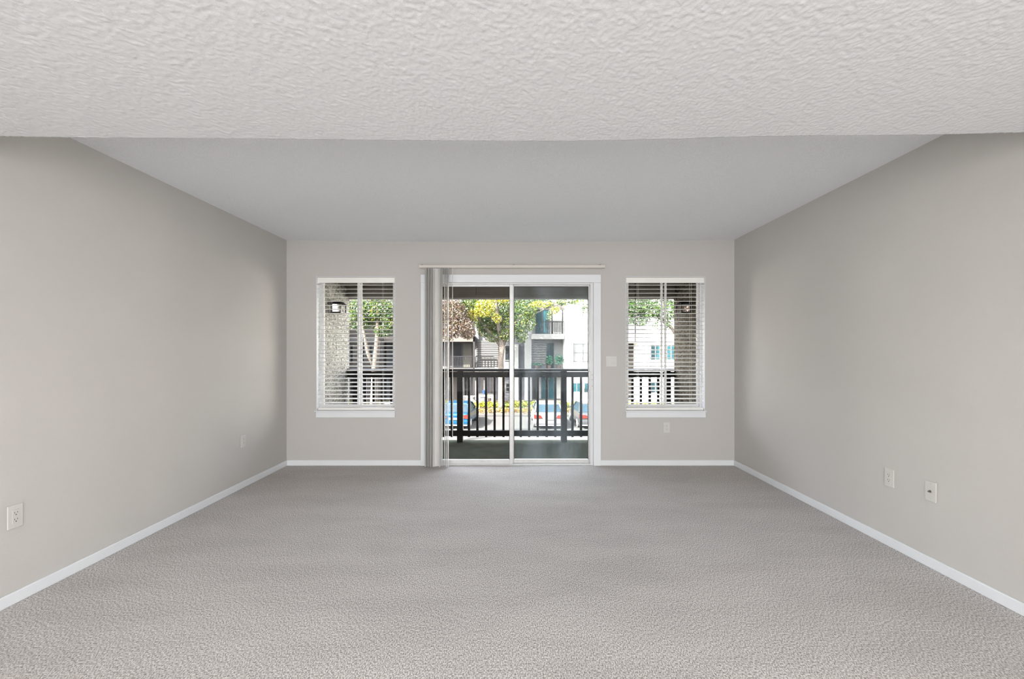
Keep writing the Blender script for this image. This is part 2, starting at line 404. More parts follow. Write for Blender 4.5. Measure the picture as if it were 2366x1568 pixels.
# ------------------------------------------------------------------ venetian blinds
def slat_mesh(width):
    m = MB(); n = 6; dep = .050; th = .0026; crown = .0035
    up, lo = [], []
    for i in range(n + 1):
        u = i / n * 2 - 1
        z = crown * (1 - u * u)
        up.append((u * dep / 2, z + th)); lo.append((u * dep / 2, z))
    ring = up + lo[::-1]
    m.loft([[(-width / 2, y, z) for y, z in ring], [(width / 2, y, z) for y, z in ring]])
    return m
def blind(x0, x1, label, gap_side):
    xa, xb = x0 + .006, x1 - .006
    t = thing('venetian_blind', ((x0 + x1) / 2, D + .04, bz(653)), label, 'blind')
    zt = ZT - .006
    hr = box(xa, xb, D + .006, D + .014, bz(653), zt).build('head_valance', M_slat, t, bevel=.002)
    box(xa + .01, xb - .01, D + .018, D + .062, zt - .045, zt - .002).build('head_rail', M_slat, t, bevel=.001)
    zb0 = ZB + .014
    box(xa + .004, xb - .004, D + .018, D + .066, zb0, zb0 + .024).build('bottom_rail', M_slat, t, bevel=.003)
    n = 30; za = bz(657.5); zz = bz(931)
    first = None
    for i in range(n):
        z = za + (zz - za) * i / (n - 1)
        loc = Vector(((xa + xb) / 2, D + .042, z)) - ORG[t.name]
        if first is None:
            first = slat_mesh(xb - xa - .008).build('slat', M_slat, t, local=True, smooth=False)
            first.location = loc; s = first
        else: s = copy_part(first, t, loc)
        s.rotation_euler = (R(TILT) + random.gauss(0, .012), random.gauss(0, .0012), 0)
    for u in (.16, .84):
        x = xa + (xb - xa) * u
        c = MB()
        for y in (D + .0165, D + .0675): c.tube((x, y, zb0 + .02), (x, y, zt - .02), .0010, n=5)
        c.build('ladder_cord', M_strap, t)
    return t
TILT = 9
blind(*WLx, 'white horizontal slat blind lowered in the window left of the door', 0)
blind(*WRx, 'white horizontal slat blind lowered in the window right of the door', 1)

# ------------------------------------------------------------------ vertical blind drawn to the left of the door
YV = D - .075
SV = F / YV
def vx(p): return (p - 1186) / SV
def vz(p): return EYE + (810 - p) / SV
t = thing('vertical_blind', (vx(1010), YV, vz(619)), 'ivory vertical blind with its vanes gathered left of the sliding door', 'blind')
box(vx(968.5), vx(1398), YV - .02, YV + .02, vz(619), vz(612.5)).build('track', M_rail_ivory, t, bevel=.003, seg=2)
for p in (975, 1187, 1386):
    box(vx(p) - .010, vx(p) + .010, YV - .012, D, vz(612.5), vz(611)).build('bracket', M_brass, t)
VP = [(982.5, 4), (985.5, -3), (989, 8), (992, 2), (995, 10), (998, -4), (1001, 6), (1003.5, 12), (1008, -50), (1013, -56), (1017.5, -8),
      (1021, 9), (1027.5, 12), (1032.5, 5), (1035.5, 11)]
for i, (p, turn) in enumerate(VP):
    m = MB(); dep = .088; th = .0012; n = 5
    ring = []
    for k in range(n + 1):
        u = k / n * 2 - 1; ring.append((.006 * (1 - u * u), u * dep / 2))
    pts = [(a + th, b2) for a, b2 in ring] + [(a, b2) for a, b2 in reversed(ring)]
    ang = R(turn)
    tw = random.uniform(-.006, .006)
    cs, sn = math.cos(ang), math.sin(ang)
    zb_, zt_ = .014 + random.uniform(-.004, .006), vz(620.5)
    mk = lambda off, z: [(vx(p) + off + a * cs - b2 * sn, YV + a * sn + b2 * cs, z) for a, b2 in pts]
    m.loft([mk(tw, zb_), mk(tw * .4, (zb_ + zt_) / 2), mk(0, zt_)])
    m.build('vane', M_vane, t)
    MB().tube((vx(p), YV, vz(620.8)), (vx(p), YV, vz(619)), .003, n=6).build('carrier_hook', M_vinyl, t)
MB().tube((vx(1046), YV - .01, .32), (vx(1046), YV - .01, vz(619)), .0028, n=6).build('wand', M_rail_ivory, t)

# ------------------------------------------------------------------ wall plates
def plate_thing(name, loc, nrm, label, cat, kind, plate_mat, group=None):
    """local x = along the wall, z = up, wall plane y=0, facing -y"""
    rz = {'back': 0, 'left': R(90), 'right': R(-90)}[nrm]
    t = thing(name, loc, label, cat, group, rz=rz)
    t.rotation_euler.z = rz
    ORG[t.name] = Vector((0, 0, 0))
    B = lambda m, nm, ma, par, **k: m.build(nm, ma, par, local=True, **k)
    wd = .116 if kind == 'switch' else .070
    hh = .114 / 2
    if kind == 'switch': hh = .112 / 2
    B(box(-wd / 2, wd / 2, -.0065, 0, -hh, hh), 'plate', plate_mat, t, bevel=.0025, seg=2)
    if kind == 'outlet':
        ins = B(box(-.0165, .0165, -.0085, -.006, -.0335, .0335), 'receptacle', plate_mat, t, bevel=.0008)
        for zc_ in (.0165, -.0165):
            k = MB()
            k.box(-.0075, -.0055, -.0090, -.0082, zc_ - .001, zc_ + .007); k.box(.0055, .0075, -.0090, -.0082, zc_, zc_ + .007)
            B(k, 'slot', M_hole, ins)
            B(MB().tube((0, -.0082, zc_ - .0075), (0, -.0091, zc_ - .0075), .0026, n=10), 'ground_hole', M_hole, ins)
        for z in (.048, -.048): B(MB().tube((0, -.006, z), (0, -.0075, z), .003), 'screw', plate_mat, t)
    elif kind == 'switch':
        for xc_ in (-.023, .023):
            B(box(xc_ - .0180, xc_ + .0180, -.0072, -.006, -.0350, .0350), 'rocker_frame', M_wall, t)
            k = MB(); a, b2 = xc_ - .0160, xc_ + .0160
            k.add([(a, -.006, -.033), (b2, -.006, -.033), (b2, -.006, .033), (a, -.006, .033), (a, -.013, -.033), (b2, -.013, -.033), (b2, -.0085, 0), (a, -.0085, 0), (b2, -.0075, .033), (a, -.0075, .033)],
                  [(0, 1, 2, 3), (4, 5, 6, 7), (7, 6, 8, 9), (0, 1, 5, 4), (3, 2, 8, 9), (0, 4, 7, 9, 3), (1, 5, 6, 8, 2)])
            B(k, 'rocker', plate_mat, t)
            for z in (.048, -.048): B(MB().tube((xc_, -.006, z), (xc_, -.0075, z), .003), 'screw', plate_mat, t)
    else:
        c = B(MB().tube((0, -.006, 0), (0, -.0085, 0), .0075, n=6), 'hex_nut', M_brass, t)
        B(MB().tube((0, -.008, 0), (0, -.018, 0), .0046, n=12), 'cable_connector', M_brass, t)
        for z in (.042, -.042): B(MB().tube((0, -.006, z), (0, -.0078, z), .0034), 'screw', plate_mat, t)
    return t
plate_thing('wall_outlet', (XL, 2.245, .428), 'left', 'wall outlet near the left edge of the picture, nearer one on the left wall', 'outlet', 'outlet', M_plate)
plate_thing('wall_outlet', (XL, 4.142, .425), 'left', 'wall outlet on the left wall close to the far corner', 'outlet', 'outlet', M_plate)
plate_thing('wall_outlet', (XR, 2.90, .436), 'right', 'wall outlet low on the right wall, beside the cable plate', 'outlet', 'outlet', M_plate)
plate_thing('wall_outlet', (1.663, D, .413), 'back', 'wall outlet on the end wall below the right window', 'outlet', 'outlet', M_plate2)
plate_thing('cable_wall_plate', (XR, 2.613, .437), 'right', 'blank wall plate with one cable connector low on the right wall', 'wall plate', 'coax', M_plate)
plate_thing('light_switch', (1.064, D, 1.129), 'back', 'double rocker light switch between sliding door and right window', 'light switch', 'switch', M_plate2)

# ------------------------------------------------------------------ balcony
BE = 6.5
bal = thing('balcony_floor', (0, 5.8, -.03), 'balcony deck covered in dark green outdoor carpet', 'floor', kind='structure')
box(-2.6, 2.6, D + WT, BE, -.06, -.03).build('outdoor_carpet', M_turf, bal)
box(-2.6, 2.6, D + WT, BE, -.30, -.06).build('deck_slab', M_beam, bal)
tag(box(-2.6, 2.6, D + WT, BE - .14, 2.135, 2.30).build('ceiling_balcony', M_beam), 'brown underside of the balcony roof', 'ceiling', kind='structure')
bm_ = thing('balcony_beam', (0, BE, 1.975), 'brown painted fascia beam across the top of the balcony', 'beam', kind='structure')
sx = px(1100.5, 680, BE - .12).x
for a, b2 in ((-2.6, -2.10), (-2.098, sx - .003), (sx + .003, 1.5), (1.504, 2.6)):
    box(a, b2, BE - .14, BE - .02, 2.02, 2.30).build('fascia_board', M_beam, bm_, bevel=.002)
box(-2.6, 2.6, BE - .145, BE, 1.990, 2.018).build('lower_rail', M_beam, bm_)
box(-2.6, 2.6, BE - .10, BE + .012, 1.974, 1.990).build('lit_lip_strip', M_lit_edge, bm_)  # pale colour stands in for the bright lit line under the beam
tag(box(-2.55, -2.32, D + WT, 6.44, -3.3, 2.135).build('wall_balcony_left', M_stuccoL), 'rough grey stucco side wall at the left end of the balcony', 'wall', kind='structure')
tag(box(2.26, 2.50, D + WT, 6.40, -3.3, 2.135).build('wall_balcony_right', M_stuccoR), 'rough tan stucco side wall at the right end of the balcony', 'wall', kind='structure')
g = MB()
g.box(-11, 11, D + WT, D + WT + .10, 2.31, 6.2); g.box(-11, 11, D + WT, D + WT + .10, -3.3, -.31)
g.box(-11, -2.56, D + WT, D + WT + .10, -.31, 2.31); g.box(2.51, 11, D + WT, D + WT + .10, -.31, 2.31)
tag(g.build('wall_exterior', M_ext), 'outer stucco face of this apartment building', 'wall', kind='structure')
tag(box(-11, 11, D + WT + .1, BE, 2.31, 2.42).build('ceiling_balcony_slab', M_ext), 'balcony slab of the storey above', 'slab', kind='structure')

YR = 6.40
rl = thing('balcony_railing', (0, YR, -.03), 'dark brown timber railing along the balcony edge', 'railing')
X0, X1 = -2.32, 2.26
box(X0, X1, YR - .065, YR + .065, .955, .990).build('top_cap', M_dark, rl, bevel=.003)
box(X0, X1, YR - .045, YR - .008, .873, .950).build('upper_rail', M_dark, rl, bevel=.002)
box(X0, X1, YR - .045, YR - .008, .051, .130).build('lower_rail', M_dark, rl, bevel=.002)
posts = [-2.205, -.7455, .709, 2.163]
for p in posts: box(p - .041, p + .041, YR - .05, YR + .035, -.03, .955).build('post', M_dark, rl, bevel=.003)
first = None
for a, b2 in zip(posts[:-1], posts[1:]):
    for k in range(1, 12):
        x = a + (b2 - a) * k / 12 + random.uniform(-.003, .003)
        if first is None:
            first = box(-.016, .016, -.008, .026, .032, .942).build('baluster', M_dark, rl, local=True, bevel=.002)
            first.location = (x, 0, .03); continue
        copy_part(first, rl, (x, 0, .03))

def lantern(x, sgn, label):
    y = 5.83; t = thing('wall_lantern', (x, y, 1.72), label, 'lantern')
    c = x + sgn * .085
    box(x, x + sgn * .014, y - .045, y + .045, 1.74, 1.85).build('back_plate', M_black, t, bevel=.002)
    m = MB(); h = .075
    m.add([(c - h, y - .115, 1.834), (c + h, y - .115, 1.834), (c + h, y + .115, 1.834), (c - h, y + .115, 1.834),
           (c - .03, y - .05, 1.872), (c + .03, y - .05, 1.872), (c + .03, y + .05, 1.872), (c - .03, y + .05, 1.872)],
          [(0, 3, 2, 1), (4, 5, 6, 7), (0, 1, 5, 4), (1, 2, 6, 5), (2, 3, 7, 6), (3, 0, 4, 7)])
    m.build('cap', M_black, t)
    for a in (-.055, .055):
        for b2 in (-.095, .095):
            box(c + a - .006, c + a + .006, y + b2 - .006, y + b2 + .006, 1.735, 1.834).build('cage_bar', M_black, t)
    box(c - .062, c + .062, y - .102, y + .102, 1.722, 1.735).build('cage_base', M_black, t)
    box(c - .045, c + .045, y - .085, y + .085, 1.736, 1.833).build('lamp_glass', M_glass, t)
    return t
lantern(-2.32, 1, 'black wall lantern on the grey stucco wall outside the left window')
lantern(2.26, -1, 'black wall lantern on the tan stucco wall outside the right window')
cx_ = px(1468, 700, 6.0)
tag(MB().tube((cx_.x, 6.0, 2.14), (cx_.x, 6.0, px(0, 790, 6.0).z), .006, n=6).build('hanging_cord', M_black, origin=(cx_.x, 6.0, 2.135)), 'thin dark cord hanging from the balcony roof outside the right window', 'cord')

# ------------------------------------------------------------------ outdoors
GZ = -3.3
M_asphalt = mat('asphalt', (0.0039, 0.0039, 0.0039), .9, noise=(3, .25), bump=(80, .01))
M_line = mat('white_road_paint', (0.0321, 0.0321, 0.0305), .8, noise=(20, .15))
M_kerb = mat('concrete_kerb', (0.0112, 0.0107, 0.0101), .9, noise=(12, .2))
M_soil = mat('leaf_strewn_soil', (0.0162, 0.0117, 0.0056), .95, noise=(5, .4), bump=(30, .03))
M_patio = mat('patio_concrete', (0.0273, 0.0260, 0.0248), .9, noise=(8, .12))
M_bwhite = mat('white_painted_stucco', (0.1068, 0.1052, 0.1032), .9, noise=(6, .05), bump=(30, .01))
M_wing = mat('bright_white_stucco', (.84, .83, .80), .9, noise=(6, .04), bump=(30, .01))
M_bgrey = mat('shaded_lavender_stucco', (0.0230, 0.0240, 0.0280), .9, noise=(6, .08), bump=(30, .01))  # blue-grey tone has the shade on the far walls painted in
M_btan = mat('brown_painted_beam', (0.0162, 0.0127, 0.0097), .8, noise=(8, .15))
M_teal = mat('teal_curtained_glass', (0.0046, 0.0195, 0.0241), .3, noise=(4, .4), spec=.08)
M_dkglass = mat('dark_window_glass', (.006, .007, .008), .3, noise=(3, .4), spec=.06)
M_farrail = mat('dark_balcony_metal', (.004, .004, .005), .6, noise=(20, .2), spec=.1)
M_curtain = mat('cream_curtain', (0.0316, 0.0307, 0.0232), .85, noise=(30, .3, (1, 1, .05)))
M_trim_refl = mat('pale_trim_reflected_slat', (0.0260, 0.0255, 0.0250), .7, noise=(10, .1))  # pale trim, also the slats that stand for reflected blind lines
M_brick = mat('pinkish_planter', (0.0273, 0.0161, 0.0130), .9, noise=(10, .25))
M_blue = mat('blue_plastic', (0.0012, 0.0143, 0.0403), .4, noise=(10, .1))
M_bark = mat('pale_mottled_bark', (0.0334, 0.0271, 0.0207), .9, noise=(7, .5, (1, 1, .35)), bump=(25, .03))
M_barkd = mat('brown_bark', (0.0172, 0.0123, 0.0074), .9, noise=(7, .5, (1, 1, .35)), bump=(25, .03))

def plank_quad(name, x0, x1, y0, y1, z, m, label, cat, th=.2):
    return tag(box(x0, x1, y0, y1, z - th, z).build(name, m), label, cat, kind='structure')
ground = thing('parking_ground', (0, 19, GZ), 'grey asphalt parking lot below the balcony', 'parking lot', kind='structure')
box(-45, 45, D + WT + .1, 31.5, GZ - .2, GZ).build('asphalt', M_asphalt, ground)
for xl in (-6.15, -3.35, -.55, 2.25 - 1.35 + .1, 3.62, 6.35):
    box(xl - .06, xl + .06, 26.0, 31.0, GZ, GZ + .006).build('bay_line', M_line, ground)
kb = thing('kerb', (0, 31.6, GZ), 'concrete kerb at the head of the parking bays', 'kerb', kind='structure')
for k in range(-12, 12):
    box(k * 1.8, k * 1.8 + 1.785, 31.5, 31.68, GZ, GZ + .14 + random.uniform(-.004, .004)).build('kerb_stone', M_kerb, kb, bevel=.01)
g = MB()
xs = np.linspace(-45, 45, 46)
rows = [(31.68, GZ + .08), (32.5, -3.0), (33.6, -2.74), (34.6, -2.70), (46, -2.70)]
for y, z in rows: g.v += [(x, y, z + random.uniform(-.02, .02)) for x in xs]
g.v += [(x, 46, -3.6) for x in xs] + [(x, 31.68, -3.6) for x in xs]
nr = len(rows) + 2; nn = len(xs)
for j in range(nr):
    for i in range(nn - 1):
        a, b2 = j * nn + i, ((j + 1) % nr) * nn + i; g.f.append((a, a + 1, b2 + 1, b2))
tag(g.build('ground_bank', M_soil), 'sloping planted bank beyond the parking bays', 'ground', kind='structure')

# --- leaves
def leaf_material(name):
    m = bpy.data.materials.new(name); m.use_nodes = True; nt = m.node_tree; b = nt.nodes['Principled BSDF']; L = nt.links.new
    at = nt.nodes.new('ShaderNodeAttribute'); at.attribute_name = 'tint'
    L(at.outputs['Color'], b.inputs['Base Color']); b.inputs['Roughness'].default_value = .45
    t = nt.nodes.new('ShaderNodeBsdfTranslucent'); L(at.outputs['Color'], t.inputs[0])
    mx = nt.nodes.new('ShaderNodeMixShader'); mx.inputs[0].default_value = .4
    out = [n for n in nt.nodes if n.type == 'OUTPUT_MATERIAL'][0]
    L(b.outputs[0], mx.inputs[1]); L(t.outputs[0], mx.inputs[2]); L(mx.outputs[0], out.inputs[0])
    return m
M_leaf = leaf_material('leaf')
def leaves(name, clumps, size, palette, parent=None, seed=1, shell=.55, flat=False, dens=1.0):
    """clumps: (centre, radii, count); palette: [(rgb, weight)]; every leaf is its own small folded blade"""
    rg = np.random.default_rng(seed); P = []
    for c, r, n in clumps:
        n = int(n * dens)
        d = rg.normal(size=(n, 3)); d /= np.linalg.norm(d, axis=1)[:, None]
        rad = shell + (1 - shell) * rg.random(n)
        if flat: rad = rg.random(n) ** .5
        P.append(np.array(c) + d * np.array(r) * rad[:, None])
    P = np.concatenate(P); n = len(P)
    a = rg.normal(size=(n, 3)); a /= np.linalg.norm(a, axis=1)[:, None]
    b = np.cross(a, rg.normal(size=(n, 3))); b /= np.linalg.norm(b, axis=1)[:, None]
    s = size * (.6 + .8 * rg.random(n))[:, None]
    nv = np.cross(a, b)
    V = np.stack([P - a * s, P + b * s * .42 + nv * s * .12, P + a * s, P - b * s * .42 + nv * s * .12], 1).reshape(-1, 3)
    base = Vector((0, 0, 0))
    if parent is not None: base = ORG[parent.name]
    V = V - np.array(base)
    me = bpy.data.meshes.new(name)
    me.vertices.add(4 * n); me.vertices.foreach_set('co', V.ravel())
    me.loops.add(6 * n)
    i0 = np.arange(n) * 4
    idx = np.stack([i0, i0 + 1, i0 + 2, i0, i0 + 2, i0 + 3], 1).ravel()
    me.loops.foreach_set('vertex_index', idx.astype(np.int32))
    me.polygons.add(2 * n); me.polygons.foreach_set('loop_start', np.arange(2 * n, dtype=np.int32) * 3)
    me.update(calc_edges=True)
    cols = np.array([p[0] for p in palette]); wts = np.array([p[1] for p in palette], float); wts /= wts.sum()
    # neighbours share a tint: pick by clump-scale position noise plus randomness
    ch = rg.choice(len(palette), size=n, p=wts)
    C = cols[ch] * .17 * (.75 + .5 * rg.random((n, 1)))
    C4 = np.repeat(np.concatenate([C, np.ones((n, 1))], 1), 4, 0)
    at = me.color_attributes.new('tint', 'FLOAT_COLOR', 'POINT'); at.data.foreach_set('color', C4.ravel().astype(np.float32))
    me.materials.append(M_leaf)
    o = bpy.data.objects.new(name, me); COL.objects.link(o)
    if parent is not None: o.parent = parent
    o['kind'] = 'stuff'
    return o

GREEN = [((.07, .24, .015), 4), ((.17, .36, .02), 3), ((.50, .55, .03), 2), ((.75, .66, .06), 1), ((.03, .10, .01), 3)]
YELLOW = [((.80, .66, .02), 3), ((.55, .60, .03), 3), ((.95, .80, .16), 1), ((.2, .36, .02), 1)]
RED = [((.26, .14, .08), 3), ((.46, .28, .20), 2), ((.11, .07, .04), 4), ((.22, .22, .04), 2), ((.7, .50, .42), 1)]
DGREEN = [((.05, .12, .05), 3), ((.10, .20, .08), 3), ((.20, .28, .10), 1), ((.35, .40, .25), 1)]

def tree(label, base, trunk_pts, radii, branches, clump_sets, leaf_size, seed, bark):
    t = thing('tree', base, label, 'tree')
    MB().path(trunk_pts, radii, 12).build('trunk', bark, t, smooth=True)
    for pts, rr in branches: MB().path(pts, rr, 8).build('branch', bark, t, smooth=True)
    for k, (cl, pal) in enumerate(clump_sets): leaves('foliage', cl, leaf_size, pal, t, seed + k, dens=3.4)
    return t
def C(x, y, Y, rx, ry, n, dy=None):
    """clump from pixel centre and pixel radii at depth Y"""
    p = px(x, y, Y); s = Y / F
    return ((p.x, p.y, p.z), (rx * s, dy if dy else min(rx, ry) * s, ry * s), n)
# main tree in front of the far building
Yt = 33.0
P_ = lambda x, y, Y=Yt: tuple(px(x, y, Y))
tree('mottled pale trunked tree with green and yellow crown beyond the parked cars', P_(1160, 952), 
     [P_(1160, 958), P_(1158, 930), P_(1158, 880), P_(1157, 830), P_(1160, 800), P_(1156, 780), P_(1150, 740, 32.6), P_(1146, 690, 32.4), P_(1140, 620, 32.4)],
     [.30, .24, .22, .20, .22, .16, .12, .10, .05],
     [([P_(1160, 802), P_(1172, 775), P_(1195, 740), P_(1225, 705), P_(1265, 670)], [.15, .12, .10, .08, .04]),
      ([P_(1157, 800), P_(1143, 780), P_(1120, 755), P_(1095, 720), P_(1070, 690)], [.13, .10, .09, .07, .04]),
      ([P_(1195, 740), P_(1230, 728), P_(1262, 712), P_(1300, 700), P_(1350, 690)], [.08, .06, .05, .04, .02])],
     [([C(1095, 700, 32, 36, 26, 500), C(1130, 745, 33.5, 30, 26, 420), C(1165, 700, 33.5, 40, 40, 700), C(1195, 740, 33, 34, 34, 600), C(1222, 705, 33, 28, 30, 380),
        C(1205, 775, 33, 16, 18, 130), C(1140, 778, 33, 22, 14, 120), C(1172, 772, 32.6, 22, 16, 160), C(1225, 745, 33, 14, 22, 150),
        C(1262, 700, 33, 22, 12, 130), C(1310, 697, 33, 30, 10, 170), C(1350, 700, 32.5, 22, 14, 120), C(1355, 716, 32.5, 14, 10, 50), C(1270, 728, 33, 8, 14, 45),
        C(1118, 742, 33.8, 24, 28, 420), C(1128, 768, 33.6, 24, 14, 200), C(1150, 758, 33.8, 22, 18, 240), C(1180, 720, 34, 60, 34, 700), C(1110, 705, 34, 40, 26, 420), C(1120, 640, 33, 90, 45, 800), C(1230, 640, 33, 90, 40, 700), C(1330, 660, 33, 60, 30, 400)], GREEN),
      ([C(1120, 712, 31.3, 26, 22, 330), C(1147, 735, 31.3, 12, 12, 60), C(1095, 725, 31.6, 16, 16, 110), C(1155, 690, 31.6, 30, 10, 150), C(1250, 703, 32, 30, 8, 90), C(1283, 716, 32, 12, 10, 60)], YELLOW)],
     .072, 11, M_bark)
tree('reddish brown leaved tree left of the mottled trunk tree', P_(985, 950, 31),
     [P_(985, 975, 31), P_(986, 900, 31), P_(990, 800, 31), P_(1000, 740, 31), P_(1010, 680, 31)], [.22, .18, .16, .12, .06],
     [([P_(990, 800, 31), P_(1015, 775, 31), P_(1045, 755, 31), P_(1075, 735, 31)], [.10, .08, .06, .03]),
      ([P_(996, 760, 31), P_(970, 730, 31), P_(940, 700, 31)], [.10, .08, .04])],
     [([C(1045, 720, 31, 34, 30, 600), C(1060, 755, 31, 34, 26, 560), C(1082, 768, 31, 18, 17, 260), C(1060, 735, 32, 40, 40, 600), C(1035, 770, 31, 26, 18, 320), C(1000, 720, 31, 40, 50, 600), C(1020, 670, 31, 60, 30, 500),
        C(950, 700, 31, 40, 40, 400)], RED)], .066, 31, M_barkd)
tree('green leaved tree with sunlit forked trunk seen through the left window', P_(862, 985, 20),
     [P_(862, 1020, 20), P_(864, 930, 20), P_(866, 850, 20), P_(872, 790, 20), P_(874, 740, 20), P_(872, 690, 20)], [.20, .16, .14, .12, .09, .05],
     [([P_(866, 850, 20), P_(850, 815, 20), P_(842, 770, 20), P_(838, 720, 20)], [.11, .09, .07, .03]),
      ([P_(872, 790, 20), P_(890, 750, 20), P_(905, 710, 20)], [.08, .06, .03])],
     [([C(830, 730, 20.6, 40, 36, 500), C(880, 735, 20.6, 44, 30, 600), C(830, 715, 20, 34, 26, 500), C(875, 715, 20, 34, 30, 620), C(905, 740, 20, 26, 26, 360), C(885, 765, 20, 24, 14, 160), C(925, 700, 20, 40, 36, 420), C(840, 740, 20, 16, 22, 160), C(860, 660, 20, 80, 30, 600), C(960, 690, 20, 30, 40, 250)], GREEN + DGREEN)],
     .050, 41, M_barkd)
tree('dark green tree with crown hanging across the right window', P_(1585, 1000, 22),
     [P_(1585, 1025, 22), P_(1584, 900, 22), P_(1580, 800, 22), P_(1575, 720, 22), P_(1570, 660, 22)], [.22, .18, .16, .13, .07],
     [([P_(1580, 800, 22), P_(1550, 755, 22), P_(1510, 725, 22), P_(1470, 705, 22)], [.10, .08, .06, .03]),
      ([P_(1576, 740, 22), P_(1600, 700, 22), P_(1630, 670, 22)], [.08, .06, .03])],
     [([C(1470, 705, 22.5, 40, 30, 500), C(1530, 712, 22.5, 40, 34, 600), C(1460, 712, 22, 30, 20, 420), C(1500, 715, 22, 34, 24, 520), C(1545, 720, 22, 26, 28, 420), C(1480, 742, 22, 26, 12, 110), C(1530, 750, 22, 26, 14, 140), C(1450, 735, 22, 14, 16, 110), C(1430, 690, 22, 30, 14, 260), C(1500, 670, 22, 90, 24, 700), C(1590, 700, 22, 40, 40, 400)], DGREEN + GREEN[:2])],
     .050, 51, M_barkd)
# ground cover on the bank
gc = leaves('groundcover', [((x, 33.35 + .1 * math.sin(x), -2.72), (.7, .7, .30), 330) for x in np.arange(-12, 12, .75)], .085, YELLOW + GREEN[1:3], None, 61, .2)
tag(gc, 'yellow green groundcover plants along the top of the bank', 'plants')
lt = leaves('fallen_leaves', [((x, 32.35, -3.0), (.7, .65, .20), 260) for x in np.arange(-12, 12, .8)], .07, [((.60, .34, .06), 3), ((.72, .52, .12), 3), ((.34, .18, .05), 2), ((.5, .5, .06), 1)], None, 62, .2)
tag(lt, 'orange fallen leaves on the slope above the kerb', 'leaves')

# --- far apartment building
YF = 36.0
bX = lambda p, Y=YF: (p - 1186) * Y / F
bZ = lambda p, Y=YF: EYE + (810 - p) * Y / F
def wbox(x0, x1, ytop, ybot, Y0, Y1, Yref=None):
    """box from pixel edges measured at depth Yref (default the front face Y0)"""
    Yr = Yref or Y0
    return (bX(x0, Yr), bX(x1, Yr), Y0, Y1, bZ(ybot, Yr), bZ(ytop, Yr))
def rail(parent, x0, x1, ytop, ybot, Y, m_, n):
    k = MB(); a = wbox(x0, x1, ytop, ybot, Y, Y + .05)
    box(a[0], a[1], Y, Y + .06, a[5] - .07, a[5]).build('balcony_rail', m_, parent)
    k = MB()
    for i in range(n + 1):
        x = a[0] + (a[1] - a[0]) * i / n; k.box(x - .02, x + .02, Y + .01, Y + .05, a[4], a[5] - .07)
    k.box(a[0], a[1], Y, Y + .06, a[4], a[4] + .06)
    o = k.build('balcony_bars', m_, parent)
def reflected_slat_window(parent, x0, x1, y0, y1, Y, n):  # reflected blind lines built as pale slats over dark glass
    a = wbox(x0, x1, y0, y1, Y - .06, Y)
    w_ = box(a[0], a[1], Y - .03, Y, a[4], a[5]).build('window', M_dkglass, parent)
    first = None
    for i in range(n):
        z = a[4] + (a[5] - a[4]) * (i + .5) / n
        hh = (a[5] - a[4]) / n * .33
        if first is None: first = box(a[0] + .02, a[1] - .02, Y - .075, Y - .03, z - hh, z + hh).build('reflected_slat', M_trim_refl, w_); z0 = z
        else: copy_part(first, w_, (0, 0, z - z0))
    return w_
def pane_window(parent, x0, x1, y0, y1, Y, glass, nx_=2, nz_=1, fm=None):
    a = wbox(x0, x1, y0, y1, Y - .05, Y); fm = fm or M_bwhite; e = .06
    k = MB(); k.box(a[0], a[1], Y - .05, Y, a[4], a[4] + e); k.box(a[0], a[1], Y - .05, Y, a[5] - e, a[5])
    for i in range(nx_ + 1):
        x = a[0] + (a[1] - a[0] - e) * i / nx_; k.box(x, x + e, Y - .045, Y - .002, a[4] + e, a[5] - e)
    for j in range(1, nz_):
        z = a[4] + (a[5] - a[4]) * j / nz_; k.box(a[0] + e, a[1] - e, Y - .044, Y - .003, z - .02, z + .02)
    w_ = k.build('window', fm, parent)
    box(a[0] + .02, a[1] - .02, Y - .02, Y + .02, a[4] + .02, a[5] - .02).build('pane', glass, w_)
    return w_

A = thing('apartment_building', (-8, 38, -2.7), 'lavender grey apartment block with dark balconies behind the trees', 'building')
GR = 942
# left recessed balcony bay (x < 1097)
YRc = 37.6
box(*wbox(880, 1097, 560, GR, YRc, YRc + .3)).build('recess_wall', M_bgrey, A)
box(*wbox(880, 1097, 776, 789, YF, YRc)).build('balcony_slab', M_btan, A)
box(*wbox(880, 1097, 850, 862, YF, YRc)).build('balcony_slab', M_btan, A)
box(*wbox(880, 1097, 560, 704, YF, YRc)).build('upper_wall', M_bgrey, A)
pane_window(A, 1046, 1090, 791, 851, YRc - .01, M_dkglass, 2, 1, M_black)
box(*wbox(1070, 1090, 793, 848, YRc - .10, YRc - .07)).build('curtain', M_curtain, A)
pane_window(A, 1072, 1086, 868, 915, YRc - .01, M_dkglass, 2, 3, M_trim_refl)
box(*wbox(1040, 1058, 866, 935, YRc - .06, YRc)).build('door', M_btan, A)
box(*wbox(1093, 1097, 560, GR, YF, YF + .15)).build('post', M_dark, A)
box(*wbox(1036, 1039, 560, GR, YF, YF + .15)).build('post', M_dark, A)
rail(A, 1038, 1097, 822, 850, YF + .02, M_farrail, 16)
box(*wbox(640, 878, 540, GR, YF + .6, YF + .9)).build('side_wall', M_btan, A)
box(*wbox(878, 884, 540, GR, YF - .2, YF + .9)).build('post', M_dark, A)
for xa_ in (800, 826, 852): pane_window(A, xa_, xa_ + 17, 795, 838, YF + .59, M_dkglass, 2, 1, M_trim_refl); pane_window(A, xa_, xa_ + 17, 872, 910, YF + .59, M_dkglass, 2, 1, M_trim_refl)
box(*wbox(700, 880, 778, 788, YF + .3, YF + .6)).build('band_course', M_trim_refl, A)
